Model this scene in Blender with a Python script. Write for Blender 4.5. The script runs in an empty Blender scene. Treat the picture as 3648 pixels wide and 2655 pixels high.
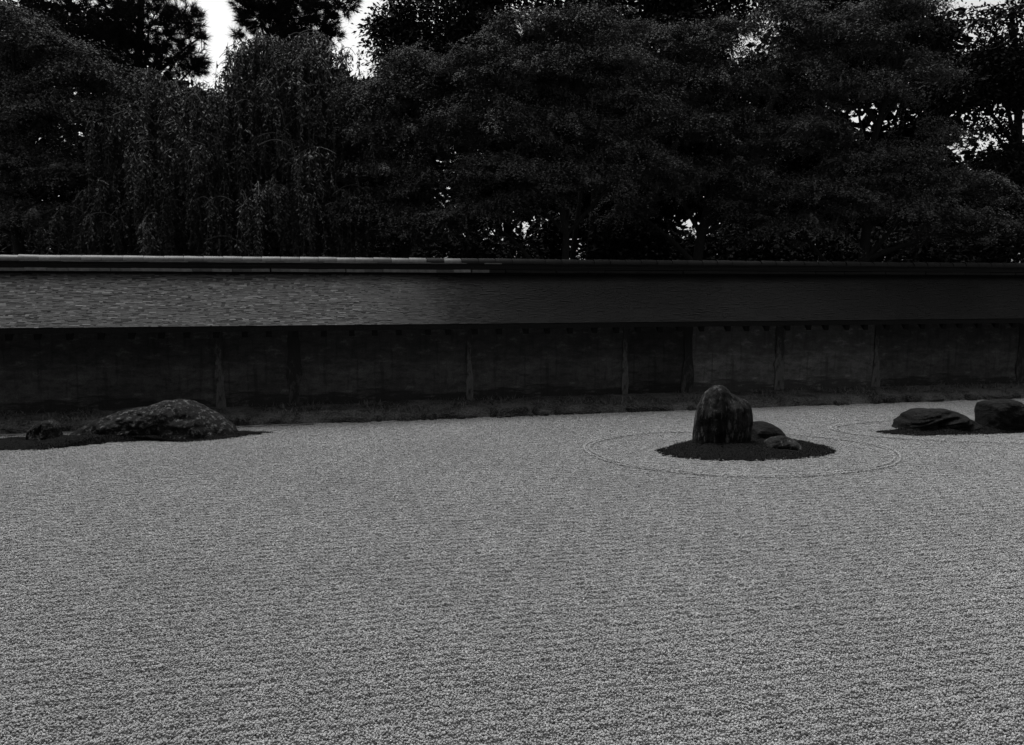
import bpy, math, random
import numpy as np
from mathutils import Vector, noise as mnoise

random.seed(11)
RNG = np.random.default_rng(11)
S = bpy.context.scene
COL = S.collection

# ------------------------------------------------------------------ camera
FPX, CU, CV = 2950.0, 1824.0, 1327.5           # photograph focal length and centre, pixels
EYE = 1.5                                      # seated on the veranda
PITCH = math.atan2(CV - 1029.0, FPX)
cam = bpy.data.cameras.new('camera')
cam.sensor_width = 36.0
cam.lens = FPX / 3648.0 * 36.0
cam.clip_start = 0.05
cam.clip_end = 3000.0
cam_o = bpy.data.objects.new('camera', cam)
cam_o.location = (0, 0, EYE)
cam_o.rotation_euler = (math.pi / 2 - PITCH, 0, 0)
COL.objects.link(cam_o)
S.camera = cam_o

# ------------------------------------------------------------------ sky, sun, exposure
SUN_EL, SUN_AZ = math.radians(68), math.radians(-28)   # azimuth clockwise from +Y (behind the wall, to the left)
world = bpy.data.worlds.new('World')
S.world = world
world.use_nodes = True
wn, wl = world.node_tree.nodes, world.node_tree.links
wn.clear()
sky = wn.new('ShaderNodeTexSky')
sky.sky_type = 'NISHITA'
sky.sun_disc = False
sky.sun_elevation = SUN_EL
sky.sun_rotation = SUN_AZ
sky.air_density = 1.0
sky.dust_density = 4.0
sky.ozone_density = 1.0
bw = wn.new('ShaderNodeRGBToBW')
bg = wn.new('ShaderNodeBackground')
bg.inputs['Strength'].default_value = 0.12
wo = wn.new('ShaderNodeOutputWorld')
wl.new(sky.outputs[0], bw.inputs[0])
wl.new(bw.outputs[0], bg.inputs['Color'])
wl.new(bg.outputs[0], wo.inputs['Surface'])

sun = bpy.data.lights.new('sun', 'SUN')
sun.energy = 1.5
sun.angle = math.radians(30)
sun_o = bpy.data.objects.new('sun', sun)
sd = Vector((math.sin(SUN_AZ) * math.cos(SUN_EL), math.cos(SUN_AZ) * math.cos(SUN_EL), math.sin(SUN_EL)))
sun_o.rotation_euler = sd.to_track_quat('Z', 'Y').to_euler()
sun_o.location = (0, 0, 30)
COL.objects.link(sun_o)

S.view_settings.view_transform = 'Standard'
S.view_settings.look = 'None'
S.view_settings.gamma = 1.0
S.view_settings.exposure = 0.9
S.view_settings.use_curve_mapping = False
S.render.resolution_x, S.render.resolution_y = 1024, 745
S.render.engine = 'CYCLES'

# ------------------------------------------------------------------ photograph pixel -> place
CP, SP = math.cos(PITCH), math.sin(PITCH)
def ray(u, v):
    x, y = (u - CU) / FPX, (CV - v) / FPX
    return Vector((x, CP + y * SP, -SP + y * CP))
def at(u, v, Y):
    r = ray(u, v)
    return Vector((0, 0, EYE)) + r * (Y / r.y)
def ground(u, v, z=0.0):
    r = ray(u, v)
    return Vector((0, 0, EYE)) + r * ((z - EYE) / r.z)

# ------------------------------------------------------------------ object helpers
def link(o, parent=None):
    COL.objects.link(o)
    if parent is not None:
        o.parent = parent
    return o
def tag(o, label=None, cat=None, group=None, kind=None):
    if label: o['label'] = label
    if cat: o['category'] = cat
    if group: o['group'] = group
    if kind: o['kind'] = kind
    return o
def empty(name, loc, rz=0.0):
    o = bpy.data.objects.new(name, None)
    o.empty_display_size = 0.2
    o.location = loc
    o.rotation_euler = (0, 0, rz)
    return link(o)
def np_mesh(name, V, F, mat, smooth=False):
    """V (n,3) array, F (m,k) index array"""
    V = np.asarray(V, dtype=np.float32); F = np.asarray(F, dtype=np.int32)
    me = bpy.data.meshes.new(name)
    m, k = F.shape
    me.vertices.add(len(V)); me.vertices.foreach_set('co', V.ravel())
    me.loops.add(m * k); me.loops.foreach_set('vertex_index', F.ravel())
    me.polygons.add(m); me.polygons.foreach_set('loop_start', np.arange(0, m * k, k, dtype=np.int32))
    me.polygons.foreach_set('use_smooth', np.full(m, smooth, dtype=bool))
    me.update(calc_edges=True)
    if mat: me.materials.append(mat)
    return me
def np_obj(name, V, F, mat, parent=None, smooth=False):
    return link(bpy.data.objects.new(name, np_mesh(name, V, F, mat, smooth)), parent)
def rel(V, root):
    """world points -> local space of an unrotated root"""
    return np.asarray(V) - np.array(root.location)
class Geo:
    """collects quads"""
    def __init__(s): s.V = []; s.F = []; s.n = 0
    def add(s, V, F):
        V = np.asarray(V, dtype=np.float64); F = np.asarray(F)
        s.V.append(V); s.F.append(F + s.n); s.n += len(V)
    def get(s): return np.concatenate(s.V), np.concatenate(s.F)
BOXF = np.array([[0,1,3,2],[4,6,7,5],[0,4,5,1],[2,3,7,6],[0,2,6,4],[1,5,7,3]])
def box_pts(x0, x1, y0, y1, z0, z1):
    return np.array([[x, y, z] for x in (x0, x1) for y in (y0, y1) for z in (z0, z1)], dtype=float)
def tube(P, R, sides=6):
    P = np.asarray(P, dtype=float); n = len(P)
    T = np.gradient(P, axis=0); T /= np.linalg.norm(T, axis=1)[:, None] + 1e-9
    ref = np.array([0.31, 0.83, 0.21]); ref /= np.linalg.norm(ref)
    A = np.cross(T, ref); A /= np.linalg.norm(A, axis=1)[:, None] + 1e-9
    B = np.cross(T, A)
    th = np.arange(sides) * 2 * math.pi / sides
    V = P[:, None, :] + np.asarray(R)[:, None, None] * (np.cos(th)[None, :, None] * A[:, None, :] + np.sin(th)[None, :, None] * B[:, None, :])
    F = []
    for i in range(n - 1):
        for j in range(sides):
            k = (j + 1) % sides
            F.append((i * sides + j, i * sides + k, (i + 1) * sides + k, (i + 1) * sides + j))
    return V.reshape(-1, 3), np.array(F)

# ------------------------------------------------------------------ materials (all neutral grey: the photograph is monochrome)
class NT:
    def __init__(s, name):
        s.m = bpy.data.materials.new(name); s.m.use_nodes = True
        s.t = s.m.node_tree; s.b = s.t.nodes['Principled BSDF']
        s.out = s.t.nodes['Material Output']
    def n(s, ty, **kw):
        nd = s.t.nodes.new(ty)
        for k, v in kw.items():
            if k.startswith('i_'):
                nd.inputs[k[2:].replace('_', ' ')].default_value = v
            else: setattr(nd, k, v)
        return nd
    def l(s, a, b): s.t.links.new(a, b)
    def coord(s, scale=(1, 1, 1), kind='Object'):
        tc = s.n('ShaderNodeTexCoord'); mp = s.n('ShaderNodeMapping')
        mp.inputs['Scale'].default_value = scale
        s.l(tc.outputs[kind], mp.inputs['Vector']); return mp.outputs[0]
    def noise(s, vec, scale, detail=4, rough=0.6):
        nd = s.n('ShaderNodeTexNoise'); nd.inputs['Scale'].default_value = scale
        nd.inputs['Detail'].default_value = detail; nd.inputs['Roughness'].default_value = rough
        s.l(vec, nd.inputs['Vector']); return nd.outputs['Fac']
    def ramp(s, fac, stops):
        r = s.n('ShaderNodeValToRGB'); e = r.color_ramp.elements
        while len(e) < len(stops): e.new(0.5)
        for k, (p, g) in enumerate(stops):
            e[k].position = p; e[k].color = (g, g, g, 1)
        s.l(fac, r.inputs[0]); return r.outputs['Color']
    def mix(s, fac, a, b, mode='MIX'):
        m = s.n('ShaderNodeMix', data_type='RGBA', blend_type=mode)
        for sock, val in ((m.inputs['Factor'], fac), (m.inputs['A'], a), (m.inputs['B'], b)):
            if isinstance(val, (int, float)):
                sock.default_value = val if sock.type == 'VALUE' else (val, val, val, 1)
            else: s.l(val, sock)
        return m.outputs['Result']
    def math(s, op, a, b=0.0):
        m = s.n('ShaderNodeMath', operation=op)
        for k, val in enumerate((a, b)):
            if isinstance(val, (int, float)): m.inputs[k].default_value = val
            else: s.l(val, m.inputs[k])
        return m.outputs[0]
    def bump(s, h, strength=0.5, dist=0.02):
        b = s.n('ShaderNodeBump'); b.inputs['Strength'].default_value = strength
        b.inputs['Distance'].default_value = dist
        s.l(h, b.inputs['Height']); s.l(b.outputs[0], s.b.inputs['Normal'])
    def done(s, color, rough=0.9, spec=0.2):
        if isinstance(color, (int, float)): s.b.inputs['Base Color'].default_value = (color, color, color, 1)
        else: s.l(color, s.b.inputs['Base Color'])
        s.b.inputs['Roughness'].default_value = rough
        s.b.inputs['Specular IOR Level'].default_value = spec
        return s.m
def island_random(t):
    return t.n('ShaderNodeNewGeometry').outputs['Random Per Island']

def m_gravel():
    t = NT('gravel_stone'); r = island_random(t)
    c = t.ramp(r, [(0.0, 0.07), (0.08, 0.24), (0.5, 0.32), (0.92, 0.39), (1.0, 0.48)])
    ps = t.n('ShaderNodeNewGeometry').outputs['Position']
    c = t.mix(t.ramp(t.noise(ps, 0.9, 4, 0.6), [(0.35, 0.0), (0.7, 0.30)]), c, 0.16)
    return t.done(c, 0.85, 0.25)
def m_gravel_bed():
    t = NT('gravel_bed_sand'); v = t.coord()
    a = t.noise(v, 160, 4, 0.7)
    t.bump(a, 0.8, 0.01)
    return t.done(t.ramp(a, [(0.3, 0.06), (0.7, 0.15)]), 0.95)
def m_ground():
    t = NT('forest_soil'); v = t.coord()
    return t.done(t.ramp(t.noise(v, 3.0, 6), [(0.3, 0.03), (0.7, 0.07)]), 0.95)
def m_moss():
    t = NT('moss'); v = t.coord()
    a = t.noise(v, 9, 5); b = t.noise(v, 120, 3)
    t.bump(b, 1.0, 0.02)
    return t.done(t.mix(0.5, t.ramp(a, [(0.35, 0.004), (0.7, 0.009)]), t.ramp(b, [(0.3, 0.003), (0.7, 0.010)])), 1.0, 0.05)
def m_rock(name, base, pale, lichen, streak=(1, 1, 1), amount=0.6, lscale=9.0, lstreak=(1, 1, 1)):
    t = NT(name); v = t.coord(); vs = t.coord(streak)
    a = t.noise(vs, 5, 8, 0.65); b = t.noise(t.coord(lstreak), lscale, 7, 0.75); f = t.noise(v, 45, 5, 0.75)
    c = t.ramp(a, [(0.38, base * 0.25), (0.50, base), (0.64, pale)])
    c = t.mix(t.ramp(f, [(0.35, 0.0), (0.75, 0.55)]), c, base * 0.35)
    c = t.mix(t.ramp(b, [(amount, 0.0), (amount + 0.05, 1.0)]), c, lichen)
    h = t.math('ADD', t.math('MULTIPLY', a, 1.0), t.math('MULTIPLY', f, 0.5))
    t.bump(h, 1.0, 0.05)
    return t.done(c, 0.9, 0.15)
def m_shingle(name='shingle_wood', k=1.0):
    t = NT(name); v = t.coord(); r = island_random(t)
    fine = t.noise(t.coord((5, 60, 60)), 6, 4, 0.7)
    new = t.ramp(r, [(0.0, 0.012 * k), (0.14, 0.035 * k), (0.3, 0.06 * k), (0.8, 0.085 * k), (0.92, 0.115 * k), (1.0, 0.18 * k)])  # shingle tone of the unshaded left stretch
    new = t.mix(t.ramp(fine, [(0.3, 0.0), (0.7, 0.5)]), new, 0.04 * k)
    shaded = t.ramp(t.noise(v, 2.2, 6, 0.65), [(0.3, 0.005), (0.7, 0.012)])
    shaded = t.mix(0.25, shaded, t.ramp(r, [(0.0, 0.004), (1.0, 0.012)]))
    # tree shade over the right-hand roof is put into the shingle colour
    sep = t.n('ShaderNodeSeparateXYZ'); t.l(v, sep.inputs[0])
    x = t.math('ADD', sep.outputs['X'], t.math('MULTIPLY', t.math('SUBTRACT', t.noise(v, 1.3, 5, 0.6), 0.5), 1.6))
    x = t.math('ADD', x, t.math('MULTIPLY', t.math('SUBTRACT', r, 0.5), 0.9))
    fac = t.n('ShaderNodeMapRange'); fac.inputs['From Min'].default_value = -1.55; fac.inputs['From Max'].default_value = -0.35
    t.l(x, fac.inputs['Value'])
    return t.done(t.mix(fac.outputs[0], new, shaded), 0.85, 0.08)
def m_tile(name, lo, hi, rough=0.55):
    t = NT(name); v = t.coord(); oi = t.n('ShaderNodeObjectInfo')
    c = t.ramp(oi.outputs['Random'], [(0.0, lo), (1.0, hi)])
    c = t.mix(t.ramp(t.noise(v, 14, 5, 0.7), [(0.35, 0.0), (0.7, 0.6)]), c, lo * 0.5)
    t.bump(t.noise(v, 60, 3), 0.2, 0.005)
    return t.done(c, rough, 0.2)
def m_plain_wood(name, lo, hi):
    t = NT(name); a = t.noise(t.coord((8, 8, 1.2)), 7, 5, 0.65)
    t.bump(a, 0.5, 0.01)
    return t.done(t.ramp(a, [(0.3, lo), (0.7, hi)]), 0.9, 0.15)
def m_post(name, lo, hi, thr):
    t = NT(name); v = t.coord((6, 6, 2.2)); a = t.noise(v, 2.6, 6, 0.7)
    sep = t.n('ShaderNodeSeparateXYZ'); t.l(t.coord(), sep.inputs[0])
    # clay smears and bare worn timber, mostly on the lower half
    b = t.math('SUBTRACT', a, t.math('MULTIPLY', t.math('SUBTRACT', sep.outputs['Z'], 0.45), 0.22))
    t.bump(a, 0.6, 0.015)
    return t.done(t.ramp(b, [(thr - 0.06, lo), (thr + 0.03, hi * 0.7), (thr + 0.2, hi)]), 0.95, 0.1)
def m_clay(name, k):
    t = NT(name); v = t.coord(); vl = t.coord((0.45, 1, 2.6))
    sep = t.n('ShaderNodeSeparateXYZ'); t.l(v, sep.inputs[0])
    z = sep.outputs['Z']
    lay = t.noise(vl, 4.5, 7, 0.65); blot = t.noise(v, 1.7, 6, 0.6); fine = t.noise(v, 70, 4, 0.7)
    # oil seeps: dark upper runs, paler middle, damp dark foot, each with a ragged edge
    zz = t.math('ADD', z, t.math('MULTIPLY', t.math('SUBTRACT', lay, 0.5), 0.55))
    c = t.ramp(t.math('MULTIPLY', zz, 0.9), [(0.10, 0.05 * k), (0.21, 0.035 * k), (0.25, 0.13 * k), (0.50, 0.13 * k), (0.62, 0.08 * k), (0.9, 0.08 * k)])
    c = t.mix(t.ramp(blot, [(0.4, 0.0), (0.68, 0.75)]), c, 0.05 * k)
    drip = t.noise(t.coord((7, 7, 0.7)), 2.4, 5, 0.65)
    c = t.mix(t.ramp(drip, [(0.52, 0.0), (0.66, 0.55)]), c, 0.03 * k)
    mid = t.noise(t.coord((0.7, 1, 1.6)), 9, 6, 0.7)
    c = t.mix(t.ramp(mid, [(0.36, 0.7), (0.52, 0.0)]), c, 0.035 * k)
    c = t.mix(t.ramp(mid, [(0.57, 0.0), (0.68, 0.55)]), c, 0.22 * k)
    c = t.mix(t.ramp(fine, [(0.3, 0.6), (0.6, 0.0)]), c, 0.03 * k)
    h = t.math('ADD', t.math('MULTIPLY', lay, 1.0), t.math('MULTIPLY', fine, 0.25))
    t.bump(h, 0.5, 0.03)
    return t.done(c, 0.95, 0.1)
def m_bank():
    t = NT('bank_earth'); v = t.coord(); a = t.noise(v, 4, 7, 0.7); b = t.noise(v, 50, 4, 0.7)
    t.bump(t.math('ADD', a, t.math('MULTIPLY', b, 0.4)), 0.9, 0.03)
    return t.done(t.mix(0.4, t.ramp(a, [(0.40, 0.010), (0.60, 0.09)]), t.ramp(b, [(0.42, 0.005), (0.58, 0.13)])), 0.97, 0.1)
def m_leaf(name, lo, hi, spec=0.25, rough=0.55):
    t = NT(name); r = island_random(t)
    t.b.inputs['Transmission Weight'].default_value = 0.0
    return t.done(t.ramp(r, [(0.0, lo), (1.0, hi)]), rough, spec)
M = dict(
    gravel=m_gravel(), bed=m_gravel_bed(), soil=m_ground(), moss=m_moss(),
    shingle=m_shingle(), shingle_end=m_shingle('shingle_end_grain', 0.28), cap=m_tile('ridge_tile_clay', 0.06, 0.12, 0.5), cap_shaded=m_tile('ridge_tile_shaded', 0.004, 0.008, 0.8),  # second cap tone carries the painted tree shade
    flat=m_tile('flat_tile_clay', 0.05, 0.16, 0.6), flat_dark=m_tile('flat_tile_dark', 0.004, 0.008, 0.8),  # darker flat tone: thin courses, and painted tree shade at the right
    rafter=m_plain_wood('dark_rafter_wood', 0.004, 0.009), post_pale=m_post('weathered_post_wood', 0.03, 0.115, 0.48),
    post_dark=m_post('dark_post_wood', 0.022, 0.075, 0.58),
    clay=m_clay('oiled_clay', 0.66), clay_pale=m_clay('paler_oiled_clay', 1.15), clay_dark=m_clay('darker_oiled_clay', 0.45),
    hall_wood=m_plain_wood('hall_timber', 0.03, 0.07), hall_plaster=m_plain_wood('hall_screen_paper', 0.20, 0.26), hall_roof=m_plain_wood('hall_roof_tile', 0.05, 0.10),
    bank=m_bank(), edge=m_rock('edging_stone_rock', 0.06, 0.20, 0.32, amount=0.62),
    slab=m_rock('gutter_slab_stone', 0.10, 0.22, 0.25, amount=0.7),
    bark=m_plain_wood('tree_bark', 0.008, 0.022), twig=m_plain_wood('twig_bark', 0.03, 0.08),
    maple=m_leaf('maple_leaf', 0.075, 0.095, 0.05, 0.9), cherry=m_leaf('cherry_leaf', 0.024, 0.042, 0.12, 0.65), pine=m_leaf('pine_needle', 0.006, 0.012, 0.1, 0.7),
    broad=m_leaf('broad_leaf', 0.008, 0.016, 0.08, 0.8), far=m_leaf('far_leaf', 0.005, 0.009, 0.05, 0.9), grass=m_leaf('grass_blade', 0.04, 0.12), mossblade=m_leaf('moss_blade', 0.004, 0.03, 0.05, 0.9),
)

# ------------------------------------------------------------------ garden frame: the long wall recedes to the right
g0, g1 = ground(850, 1524), ground(3050, 1445)
WD = (g1 - g0).normalized()                     # along the wall
WN = Vector((-WD.y, WD.x, 0))                   # away from the viewer
WANG = math.atan2(WD.y, WD.x)
W0 = ground(1824, 1489.5)                       # gravel edge opposite the camera
T0, T1 = -8.6, 12.4                             # wall extent along WD
def wpt(t, s, z): return W0 + WD * t + WN * s + Vector((0, 0, z))
def t_of(u, s):                                 # where the sight line of column u meets the wall-parallel plane s
    r = ray(u, 1200); o = wpt(0, s, 0)
    k = (r.x * o.y - r.y * o.x) / (WD.x * r.y - WD.y * r.x)
    return k

# ground to the horizon
def sheet(name, x0, x1, y0, y1, z, mat):
    V = [(x0, y0, z), (x1, y0, z), (x1, y1, z), (x0, y1, z)]
    return np_obj(name, V, [[0, 1, 2, 3]], mat)
tag(sheet('ground', -900, 900, -300, 1500, -0.06, M['soil']), 'bare forest ground beyond the garden wall', 'ground', kind='structure')

# gravel court: one sheet plus the loose stones
gb = empty('gravel_court', W0, WANG)
tag(gb, 'raked pale gravel court filling the foreground', 'gravel', kind='structure')
np_obj('gravel_base', [(T0 - 1, -10.5, 0), (T1, -10.5, 0), (T1, 0.08, 0), (T0 - 1, 0.08, 0)], [[0, 1, 2, 3]], M['bed'], gb)

TILE = 0.4
def gravel_tree():
    ng = bpy.data.node_groups.new('gravel_scatter', 'GeometryNodeTree')
    ng.interface.new_socket('Geometry', in_out='INPUT', socket_type='NodeSocketGeometry')
    ng.interface.new_socket('Geometry', in_out='OUTPUT', socket_type='NodeSocketGeometry')
    N, L = ng.nodes, ng.links
    gi, go = N.new('NodeGroupInput'), N.new('NodeGroupOutput')
    join = N.new('GeometryNodeJoinGeometry')
    for k in range(4):
        gr = N.new('GeometryNodeMeshGrid')
        gr.inputs['Size X'].default_value = TILE; gr.inputs['Size Y'].default_value = TILE
        gr.inputs['Vertices X'].default_value = 2; gr.inputs['Vertices Y'].default_value = 2
        dp = N.new('GeometryNodeDistributePointsOnFaces'); dp.distribute_method = 'POISSON'
        dp.inputs['Distance Min'].default_value = 0.0062; dp.inputs['Density Max'].default_value = 70000
        dp.inputs['Seed'].default_value = 10 + k
        ico = N.new('GeometryNodeMeshIcoSphere'); ico.inputs['Radius'].default_value = 0.0048; ico.inputs['Subdivisions'].default_value = 1
        ip = N.new('GeometryNodeInstanceOnPoints')
        rr = N.new('FunctionNodeRandomValue'); rr.data_type = 'FLOAT_VECTOR'
        rr.inputs['Min'].default_value = (0, 0, 0); rr.inputs['Max'].default_value = (6.28, 6.28, 6.28); rr.inputs['Seed'].default_value = 3 + k
        rs = N.new('FunctionNodeRandomValue'); rs.data_type = 'FLOAT_VECTOR'
        rs.inputs['Min'].default_value = (0.65, 0.65, 0.5); rs.inputs['Max'].default_value = (1.35, 1.35, 1.05); rs.inputs['Seed'].default_value = 30 + k
        ro = N.new('FunctionNodeRandomValue'); ro.data_type = 'FLOAT_VECTOR'
        ro.inputs['Min'].default_value = (0, 0, -0.0035); ro.inputs['Max'].default_value = (0, 0, 0.006); ro.inputs['Seed'].default_value = 60 + k
        tr = N.new('GeometryNodeSetPosition')
        nt = N.new('ShaderNodeTexNoise'); nt.inputs['Scale'].default_value = 34.0; nt.inputs['Detail'].default_value = 2.0
        mz = N.new('ShaderNodeMath'); mz.operation = 'MULTIPLY_ADD'; mz.inputs[1].default_value = 0.026; mz.inputs[2].default_value = -0.013
        ps = N.new('GeometryNodeInputPosition'); st_ = N.new('ShaderNodeVectorMath'); st_.operation = 'MULTIPLY'; st_.inputs[1].default_value = (0.28, 1.0, 1.0)
        L.new(ps.outputs[0], st_.inputs[0]); L.new(st_.outputs[0], nt.inputs['Vector'])
        cz = N.new('ShaderNodeCombineXYZ'); va = N.new('ShaderNodeVectorMath'); va.operation = 'ADD'
        sy = N.new('ShaderNodeSeparateXYZ'); L.new(ps.outputs[0], sy.inputs[0])
        fy = N.new('ShaderNodeMath'); fy.operation = 'MULTIPLY'; fy.inputs[1].default_value = 2 * math.pi * 6 / TILE; L.new(sy.outputs['Y'], fy.inputs[0])
        sn = N.new('ShaderNodeMath'); sn.operation = 'COSINE'; L.new(fy.outputs[0], sn.inputs[0])
        sa_ = N.new('ShaderNodeMath'); sa_.operation = 'MULTIPLY_ADD'; sa_.inputs[1].default_value = 0.0034; L.new(sn.outputs[0], sa_.inputs[0])
        L.new(nt.outputs['Fac'], mz.inputs[0]); L.new(mz.outputs[0], sa_.inputs[2]); L.new(sa_.outputs[0], cz.inputs['Z']); L.new(cz.outputs[0], va.inputs[0]); L.new(ro.outputs['Value'], va.inputs[1])
        L.new(gr.outputs['Mesh'], dp.inputs['Mesh'])
        L.new(dp.outputs['Points'], tr.inputs['Geometry'])
        L.new(va.outputs[0], tr.inputs['Offset'])
        L.new(tr.outputs['Geometry'], ip.inputs['Points'])
        L.new(ico.outputs['Mesh'], ip.inputs['Instance'])
        L.new(rr.outputs['Value'], ip.inputs['Rotation'])
        L.new(rs.outputs['Value'], ip.inputs['Scale'])
        rz = N.new('GeometryNodeRealizeInstances'); L.new(ip.outputs[0], rz.inputs[0])
        sm = N.new('GeometryNodeSetMaterial'); sm.inputs['Material'].default_value = M['gravel']
        L.new(rz.outputs[0], sm.inputs['Geometry'])
        gt = N.new('GeometryNodeGeometryToInstance'); L.new(sm.outputs[0], gt.inputs[0])
        L.new(gt.outputs[0], join.inputs[0])
    ip2 = N.new('GeometryNodeInstanceOnPoints'); ip2.inputs['Pick Instance'].default_value = True
    L.new(gi.outputs[0], ip2.inputs['Points']); L.new(join.outputs[0], ip2.inputs['Instance'])
    ri = N.new('FunctionNodeRandomValue'); ri.data_type = 'INT'
    ri.inputs[4].default_value = 0; ri.inputs[5].default_value = 3; ri.inputs['Seed'].default_value = 5
    L.new(ri.outputs[2], ip2.inputs['Instance Index'])
    rq = N.new('FunctionNodeRandomValue'); rq.data_type = 'INT'
    rq.inputs[4].default_value = 0; rq.inputs[5].default_value = 3; rq.inputs['Seed'].default_value = 8
    mu = N.new('ShaderNodeMath'); mu.operation = 'MULTIPLY'; mu.inputs[1].default_value = math.pi
    cx = N.new('ShaderNodeCombineXYZ')
    L.new(rq.outputs[2], mu.inputs[0]); L.new(mu.outputs[0], cx.inputs['Z']); L.new(cx.outputs[0], ip2.inputs['Rotation'])
    L.new(ip2.outputs[0], go.inputs[0])
    return ng
pts = []
for i in range(int((T1 - T0 + 1) / TILE)):
    for j in range(25):
        t, s = T0 - 1 + (i + 0.5) * TILE, -(j + 0.5) * TILE + 0.06
        p = wpt(t, s, 0)
        if p.y > 1.0 and abs(p.x) < 0.62 * p.y + 2.2:
            pts.append((t, s, 0.008))
me = bpy.data.meshes.new('gravel_stones'); me.from_pydata(pts, [], [])
gs = link(bpy.data.objects.new('gravel_stones', me), gb)
me.materials.append(M['gravel'])
md = gs.modifiers.new('scatter', 'NODES'); md.node_group = gravel_tree()
tag(gs, kind='stuff')

# raked rings: low ridges of the same stones round the stone groups
ICO_V = []
ph = (1 + 5 ** 0.5) / 2
for a, b in ((-1, ph), (1, ph), (-1, -ph), (1, -ph)): ICO_V.append((a, b, 0))
for a, b in ((-1, ph), (1, ph), (-1, -ph), (1, -ph)): ICO_V.append((0, a, b))
for a, b in ((-1, ph), (1, ph), (-1, -ph), (1, -ph)): ICO_V.append((b, 0, a))
ICO_V = np.array(ICO_V, dtype=float); ICO_V /= np.linalg.norm(ICO_V[0])
ICO_F = np.array([(0,11,5),(0,5,1),(0,1,7),(0,7,10),(0,10,11),(1,5,9),(5,11,4),(11,10,2),(10,7,6),(7,1,8),(3,9,4),(3,4,2),(3,2,6),(3,6,8),(3,8,9),(4,9,5),(2,4,11),(6,2,10),(8,6,7),(9,8,1)])
def scatter_icos(P, R):
    n = len(P)
    q = RNG.normal(size=(n, 4)); q /= np.linalg.norm(q, axis=1)[:, None]
    w, x, y, z = q.T
    Rm = np.stack([1-2*(y*y+z*z), 2*(x*y-z*w), 2*(x*z+y*w), 2*(x*y+z*w), 1-2*(x*x+z*z), 2*(y*z-x*w), 2*(x*z-y*w), 2*(y*z+x*w), 1-2*(x*x+y*y)], axis=1).reshape(n, 3, 3)
    sc = R[:, None, None] * ICO_V[None] * RNG.uniform(0.7, 1.3, (n, 1, 3))
    V = np.einsum('nij,nkj->nki', Rm, sc) + P[:, None, :]
    F = ICO_F[None] + (np.arange(n) * 12)[:, None, None]
    return V.reshape(-1, 3), F.reshape(-1, 3)
def ring(c, rx, ry, rot, gaps=0.0):
    n = 4500
    a = RNG.uniform(0, 2 * math.pi, n)
    side = RNG.choice([-1, 1], n)
    off = side * 0.026 + RNG.normal(0, 0.007, n)
    wob = 0.02 * np.sin(3 * a + 1) + 0.012 * np.sin(7 * a)
    x = (rx + off + wob) * np.cos(a); y = (ry + off + wob) * np.sin(a)
    cr, sr = math.cos(rot), math.sin(rot)
    P = np.stack([c.x + x * cr - y * sr, c.y + x * sr + y * cr, 0.016 + np.maximum(0, 0.011 * (1 - (np.abs(off) - 0.028) ** 2 / 0.0005)) * RNG.uniform(0.2, 1, n)], axis=1)
    return scatter_icos(P, RNG.uniform(0.004, 0.0065, n))
ringdefs = []
def ring_from_px(L, R, Tp, B, gapf=0.0):
    l, r, tt, b = ground(*L), ground(*R), ground(*Tp), ground(*B)
    c = Vector(((l.x + r.x) / 2, (tt.y + b.y) / 2, 0))
    return c, (r.x - l.x) / 2, (tt.y - b.y) / 2
RG = Geo()
for L_, R_, Tp_, B_ in (((2090, 1616), (3232, 1640), (2600, 1543), (2640, 1704)), ((2965, 1535), (4300, 1535), (3500, 1500), (3500, 1586))):
    c, rx, ry = ring_from_px(L_, R_, Tp_, B_)
    RG.add(*ring(c, rx, ry, 0.0))
V, F = RG.get()
o = np_obj('raked_ring', V - np.array(W0), F, M['gravel'])
V2 = np.array([v for v in V - np.array(W0)])
ca, sa = math.cos(-WANG), math.sin(-WANG)
Vl = np.stack([V2[:, 0] * ca - V2[:, 1] * sa, V2[:, 0] * sa + V2[:, 1] * ca, V2[:, 2]], axis=1)
o.data.vertices.foreach_set('co', Vl.astype(np.float32).ravel()); o.data.update()
o.parent = gb
tag(o, kind='stuff')

# ------------------------------------------------------------------ the wall
wall = empty('clay_wall', W0, WANG)
tag(wall, 'long low earthen wall with shingled roof and ridge tiles behind the gravel', 'wall')
S_FACE, S_MID, S_EAVE = 0.60, 0.90, 0.16
Z_EAVE, Z_TOP = 1.095, 1.64
Z_FOOT = 0.10
# posts and panels
posts = [(-760, 0.13, 'post_dark', 0.012), (-50, 0.14, 'post_dark', 0.012), (778, 0.10, 'post_pale', 0.012), (1045, 0.17, 'post_dark', 0.010), (1672, 0.085, 'post_pale', 0.014), (2228, 0.085, 'post_pale', 0.012),
         (2452, 0.17, 'post_dark', 0.014), (2778, 0.15, 'post_pale', 0.016), (3125, 0.10, 'post_pale', 0.012), (3640, 0.15, 'post_dark', 0.010), (4300, 0.15, 'post_dark', 0.01)]
def wavy_post(t, w, h0, h1, proud):
    nz = 22
    V = []
    for k in range(nz + 1):
        z = h0 + (h1 - h0) * k / nz
        wob = 0.10 * w * mnoise.noise(Vector((t * 3.1, 0, z * 2.3)))
        ww = w * (0.62 + 0.38 * abs(mnoise.noise(Vector((t, 5, z * 3.7)))) * 2 + (0.5 if z < 0.55 else 0) * abs(mnoise.noise(Vector((t * 2, 9, z * 5)))))
        for x, y in ((-ww / 2, 0.05), (-ww / 2, -proud), (ww / 2, -proud), (ww / 2, 0.05)):
            V.append((x + wob + mnoise.noise(Vector((z * 9, x * 30, t))) * 0.008, y, z))
    F = []
    for k in range(nz):
        for j in range(3):
            a = k * 4 + j
            F.append((a, a + 1, a + 5, a + 4))
    return np.array(V), np.array(F)
tp = []
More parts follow.
